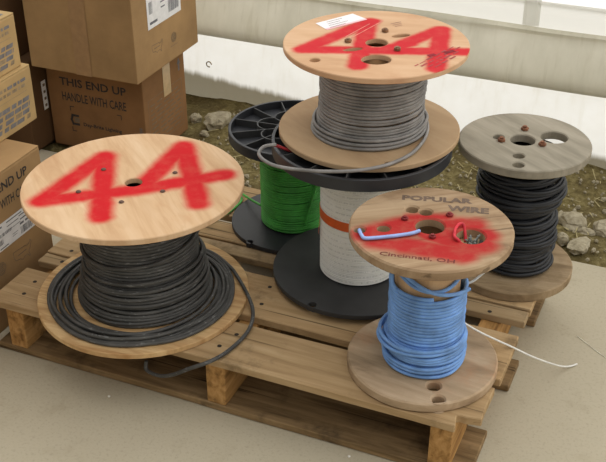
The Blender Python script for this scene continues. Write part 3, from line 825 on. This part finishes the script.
def shipping_label(parent, M, w, h, seed=0):
    bm = bmesh.new(); quad(bm, M, 0, w, 0, h, 0)
    N = M @ Matrix.Translation((0, 0, .0003)); rnd = random.Random(seed)
    barcode(bm, N, w*.62, h*.08, w*.32, h*.28, 1, seed); barcode(bm, N, w*.10, h*.50, w*.30, h*.12, 1, seed+1)
    barcode(bm, N, w*.06, h*.22, w*.10, h*.18, 1, seed+2)
    for j, (x, y, ww, hh) in enumerate(((.06, .06, .22, .04), (.34, .56, .3, .02), (.62, .44, .1, .08), (.76, .44, .18, .08), (.08, .84, .1, .06), (.3, .72, .3, .03), (.64, .62, .26, .05), (.3, .88, .4, .04), (.62, .78, .3, .04), (.4, .3, .15, .02), (.4, .22, .12, .02))):
        quad(bm, N, w*x, w*(x+ww), h*y, h*(y+hh), 1)
    return link('shipping_label', bm, [M_paper, flat_mat('label_print', (112, 112, 116), .8)], parent)

# G: lower brown box, THIS END UP
gu, gv = 1.147, .850
def X(u): return gu-u      # pallet-frame u to this box's local x
def decoG(bm):
    text(bm, 'THIS END UP', MF(X(1.411), .187), .212, .024, 1, .02)
    text(bm, 'HANDLE WITH CARE', MF(X(1.408), .142), .205, .026, 1, .012)
    # logo and maker's line
    stroke(bm, MF(X(1.386), .074), [(.022, .0), (.004, .0), (.0, .012), (.004, .026), (.022, .026)], .007, 1)
    quad(bm, MF(X(1.386), .074, -.0006), .010, .026, .006, .020, 2)
    text(bm, 'Day-Brite Lighting', MF(X(1.348), .069), .124, .014, 1, .02)
    for x, y, sx, sy in ((1.386, .126, 1, -1), (1.222, .126, -1, -1), (1.386, .052, 1, 1), (1.222, .052, -1, 1)):
        stroke(bm, MF(X(x), y), [(0, .012*sy), (0, 0), (.012*sx, 0)], .0022, 1)
    barcode(bm, MF(X(1.166), .085), 0, -.03, .010, .045, 3, 5)
    y0 = .872-gv; y1 = 1.055-gv
    stroke(bm, MR(y0, .030), [(0, 0), (y1-y0, 0), (y1-y0, .140), (0, .140)], .0014, 2, True)
    rnd = random.Random(4)
    for j in range(9):
        x = .010
        while x < y1-y0-.012:
            q = rnd.uniform(.012, .04); quad(bm, MR(y0, .030), x, min(x+q, y1-y0-.008), .012+.0135*j, .012+.0135*j+.0035, 2); x += q+rnd.uniform(.004, .012)
    M = MR(1.046-gv, .196)
    quad(bm, M, -.004, .004, 0, .022, 3)
    bm.faces.new([bm.verts.new(M @ Vector(p)) for p in ((-.010, .02, 0), (.010, .02, 0), (0, .038, 0))]).material_index = 3
def tapeG(bm): quad(bm, MR(.976-gv, .150, .0012), -.020, .020, 0, .112, 0)
G = carton('brown cardboard box printed THIS END UP HANDLE WITH CARE, lower of the pair behind', (gu, gv), .306, .228, .262, -.002, M_cardd, decoG, tape=tapeG)
# H: big box on top of it
hu, hv = 1.112, .777
def decoH(bm):
    map_outline(bm, MR(.858-hv, .306-.26), .056, .034)
    round_stamp(bm, MR(.972-hv, .062), .013)
    stroke(bm, MR(.972-hv, .062), [(-.018, -.022), (.018, -.022)], .0012, 2)
Hh = carton('large plain brown cardboard box resting on the THIS END UP box', (hu, hv), .328, .328, .36, .2615, M_card, decoH,
            tape=lambda bm: quad(bm, MF(-.185, .0, -.0012), 0, .048, .0, .357, 0), tape_mat=flat_mat('paper_tape', (158, 124, 86), .6, .3, .04))
shipping_label(Hh, MR(.847-hv, .122, .0008), .172, .175, 3)
# K: near left box on the floor beside the pallet
ku, kv = 1.034, .256
def decoK(bm):
    t = lambda v: v-kv+.62
    text(bm, 'THIS END UP', MR(t(.040), .303), .166, .020, 1, .02)
    text(bm, 'HANDLE WITH CARE', MR(t(.037), .266), .166, .020, 1, .012)
    map_outline(bm, MR(t(.122), .118), .062, .040)
    round_stamp(bm, MR(t(.080), .140), .014)
K = carton('brown cardboard box with white shipping label on the floor beside the pallet', (ku, kv-.62), .40, .62, .345, 0.0, M_card, decoK)
shipping_label(K, MR(.078-kv+.62, .178, .0008), .128, .060, 8)
# J and I: identical flat boxes with blue print, stacked on K
def decoJ(bm, d=.40, h=.125):
    rnd = random.Random(9)
    for j in range(2):
        x = .05
        while x < d-.03:
            q = rnd.uniform(.006, .018); quad(bm, MR(0, h*(.78-.10*j)), x, x+q, 0, h*.055, 3 if j == 0 and rnd.random() < .5 else 4); x += q+.004
    for j in range(4):
        x = .05
        while x < d-.022:
            q = rnd.uniform(.012, .03); quad(bm, MR(0, h*(.42-.105*j)), x, min(x+q, d-.02), 0, h*.075, 3 if rnd.random() < .72 else 4, .003); x += q+rnd.uniform(.002, .012)
    stroke(bm, MR(0, h*.60), [(.05, 0), (d-.022, 0)], .001, 4)
def flatbox(label, u, v_far, z, h, seed):
    d = .40; w = .30
    t = carton(label, (u, v_far-d), w, d, h, z, M_cardl, lambda bm: decoJ(bm, d, h), flaps=False, group='flat boxes with blue print')
    bm = bmesh.new(); box(bm, -w+.0005, -.0005, .0005, d-.0005, h-.003, h, .0008)
    for j in range(10):
        quad(bm, MT(-.012, d-.018, h+.0005), -.24, 0, -.026-.034*j, -.034*j, 1)
    link('top_flap', bm, [M_cardl, M_blu], t)
    return t
flatbox('flat light cardboard box with blue print, directly on the shipping label box', 1.115, .366, .3455, .128, 1)
flatbox('flat light cardboard box with blue print, highest in the pile at the left edge', 1.125, .352, .474, .118, 2)
# M and L: boxes further back, their shade put into the cardboard colour
mu = 1.462
def decoM(bm): quad(bm, MR(.838-.765, .112), -.012, .010, 0, .085, 0)
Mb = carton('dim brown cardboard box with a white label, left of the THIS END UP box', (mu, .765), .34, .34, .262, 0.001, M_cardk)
bm = bmesh.new(); quad(bm, MR(.842-.765, .105, .0008), -.010, .010, 0, .085, 0)
for j in range(4): quad(bm, MR(.842-.765, .105, .0011), -.004, .006, .008+.02*j, .016+.02*j, 1)
link('paper_label', bm, [M_paper, M_prt2], Mb)
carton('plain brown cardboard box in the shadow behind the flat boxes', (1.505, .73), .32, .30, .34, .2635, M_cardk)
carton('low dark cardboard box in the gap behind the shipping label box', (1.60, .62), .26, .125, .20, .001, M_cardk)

# ------------------------------------------------------------------ rubble
k = NT('rubble_stone', .95, .1); o = k.obj()
k.color(k.ramp(k.noise(o, 40, 5, .7), [(.25, (120, 110, 86)), (.5, (164, 154, 130)), (.78, (194, 184, 160))])); k.bump(k.noise(o, 60, 4), .5, .004); M_rock = k.m
def rock(label, x, y, s, seed, z=-.005, group=None):
    bm = bmesh.new(); bmesh.ops.create_icosphere(bm, subdivisions=3, radius=1)
    q = Vector((seed*3.7, seed*1.3, seed*.7))
    for v in bm.verts:
        d = v.co.normalized(); f = 1+.38*noise.noise(d*1.1+q)+.16*noise.noise(d*2.6+q)+.07*noise.noise(d*6+q)
        a = Vector((round(d.x*2.2)/2.2, round(d.y*2.2)/2.2, round(d.z*2.2)/2.2))
        v.co = (d*.62+a*.38)*f
        v.co.x *= s[0]; v.co.y *= s[1]; v.co.z *= s[2]
    o = link('rock', bm, M_rock, None, (x, y, z+s[2]*.35), seed)
    return tag(o, label, 'rock', group or 'pale rocks on the dirt strip')
rock('largest pale rock on the dirt left of the black ribbed flange', -.252, 2.812, (.048, .036, .026), 1)
rock('small pale stone close to the corner of the THIS END UP box', -.318, 2.845, (.020, .016, .016), 2)
rock('small stone in front of the largest pale rock by the boxes', -.285, 2.745, (.014, .012, .010), 3)
rock('upper pale rock in the dirt just right of the black cable', .622, 2.345, (.040, .032, .030), 4)
rock('broad pale rock in the middle of the right hand dirt strip', .668, 2.225, (.036, .034, .028), 5)
rock('rounded stone just in front of the broad pale rock', .690, 2.180, (.020, .016, .015), 6)
rock('flat pale stone at the concrete edge beside the weathered spool', .662, 2.122, (.034, .022, .014), 7)
rock('small pale stone leaning at the concrete edge nearest the weathered spool', .628, 2.150, (.018, .014, .016), 8)
rock('pale stone at the right edge of the picture on the dirt', .738, 2.190, (.030, .030, .022), 9)
# countless crumbs and straw
bm = bmesh.new(); rnd = random.Random(12)
for i in range(1500):
    u = rnd.uniform(-.9, 1.3); v = rnd.uniform(.815, 1.27); s = rnd.uniform(.002, .0065)*(1.6 if rnd.random() < .1 else 1)
    if 1.1 < u and v > .84: continue
    z = -.008+.016*noise.noise((-u*6, v*6, 0))+.010*noise.noise((-u*19, v*19, 4))+.006*noise.noise((-u*45, v*45, 9))
    M = Matrix.Translation((-u, v, z+s*.3)) @ Euler((rnd.random()*3, rnd.random()*3, rnd.random()*3)).to_matrix().to_4x4() @ Matrix.Diagonal((s*rnd.uniform(.7, 1.3), s, s*.7, 1))
    bmesh.ops.create_icosphere(bm, subdivisions=1, radius=1, matrix=M)
tag(link('gravel', bm, M_rock, None, P0, -YAW), 'loose pebbles and crumbs scattered over the dirt strip', 'gravel', kind='stuff')
bm = bmesh.new()
for i in range(230):
    u = rnd.uniform(-.9, 1.1); v = rnd.uniform(.82, 1.25); L = rnd.uniform(.006, .022); a = rnd.uniform(0, TAU)
    z = .0+.016*noise.noise((-u*6, v*6, 0))+.010*noise.noise((-u*19, v*19, 4))
    M = Matrix.Translation((-u, v, z)) @ Matrix.Rotation(a, 4, 'Z') @ Matrix.Rotation(rnd.uniform(-.2, .2), 4, 'Y')
    box(bm, -L, L, -.0011, .0011, -.0005, .0005, M=M)
tag(link('straw', bm, flat_mat('straw', (166, 154, 112), .8), None, P0, -YAW), 'short dry straw bits strewn over the dirt strip', 'straw', kind='stuff')
# scraps on the concrete
bm = bmesh.new()
tube(bm, spline([(.575, 1.765, .0012), (.591, 1.736, .0012), (.604, 1.712, .0012), (.622, 1.685, .0012)], 8), .0007, 6)
tag(link('thread', bm, flat_mat('pale_thread', (236, 228, 208), .7), None), 'thin pale thread lying on the concrete beyond the white wire end', 'thread')
M_chip = flat_mat('white_chip', (226, 222, 212), .8)
for i, (x, y, lb) in enumerate(((-.379, 1.577, 'tiny white chip on the bare concrete in front of the big spool'), (.082, 1.408, 'tiny white chip on the concrete at the bottom edge'), )):
    bm = bmesh.new(); bmesh.ops.create_icosphere(bm, subdivisions=2, radius=.0028)
    for v in bm.verts: v.co *= 1+.35*noise.noise(v.co*300+Vector((i, 0, 0))); v.co.z *= .5
    tag(link('chip', bm, M_chip, None, (x, y, .0018)), lb, 'chip')
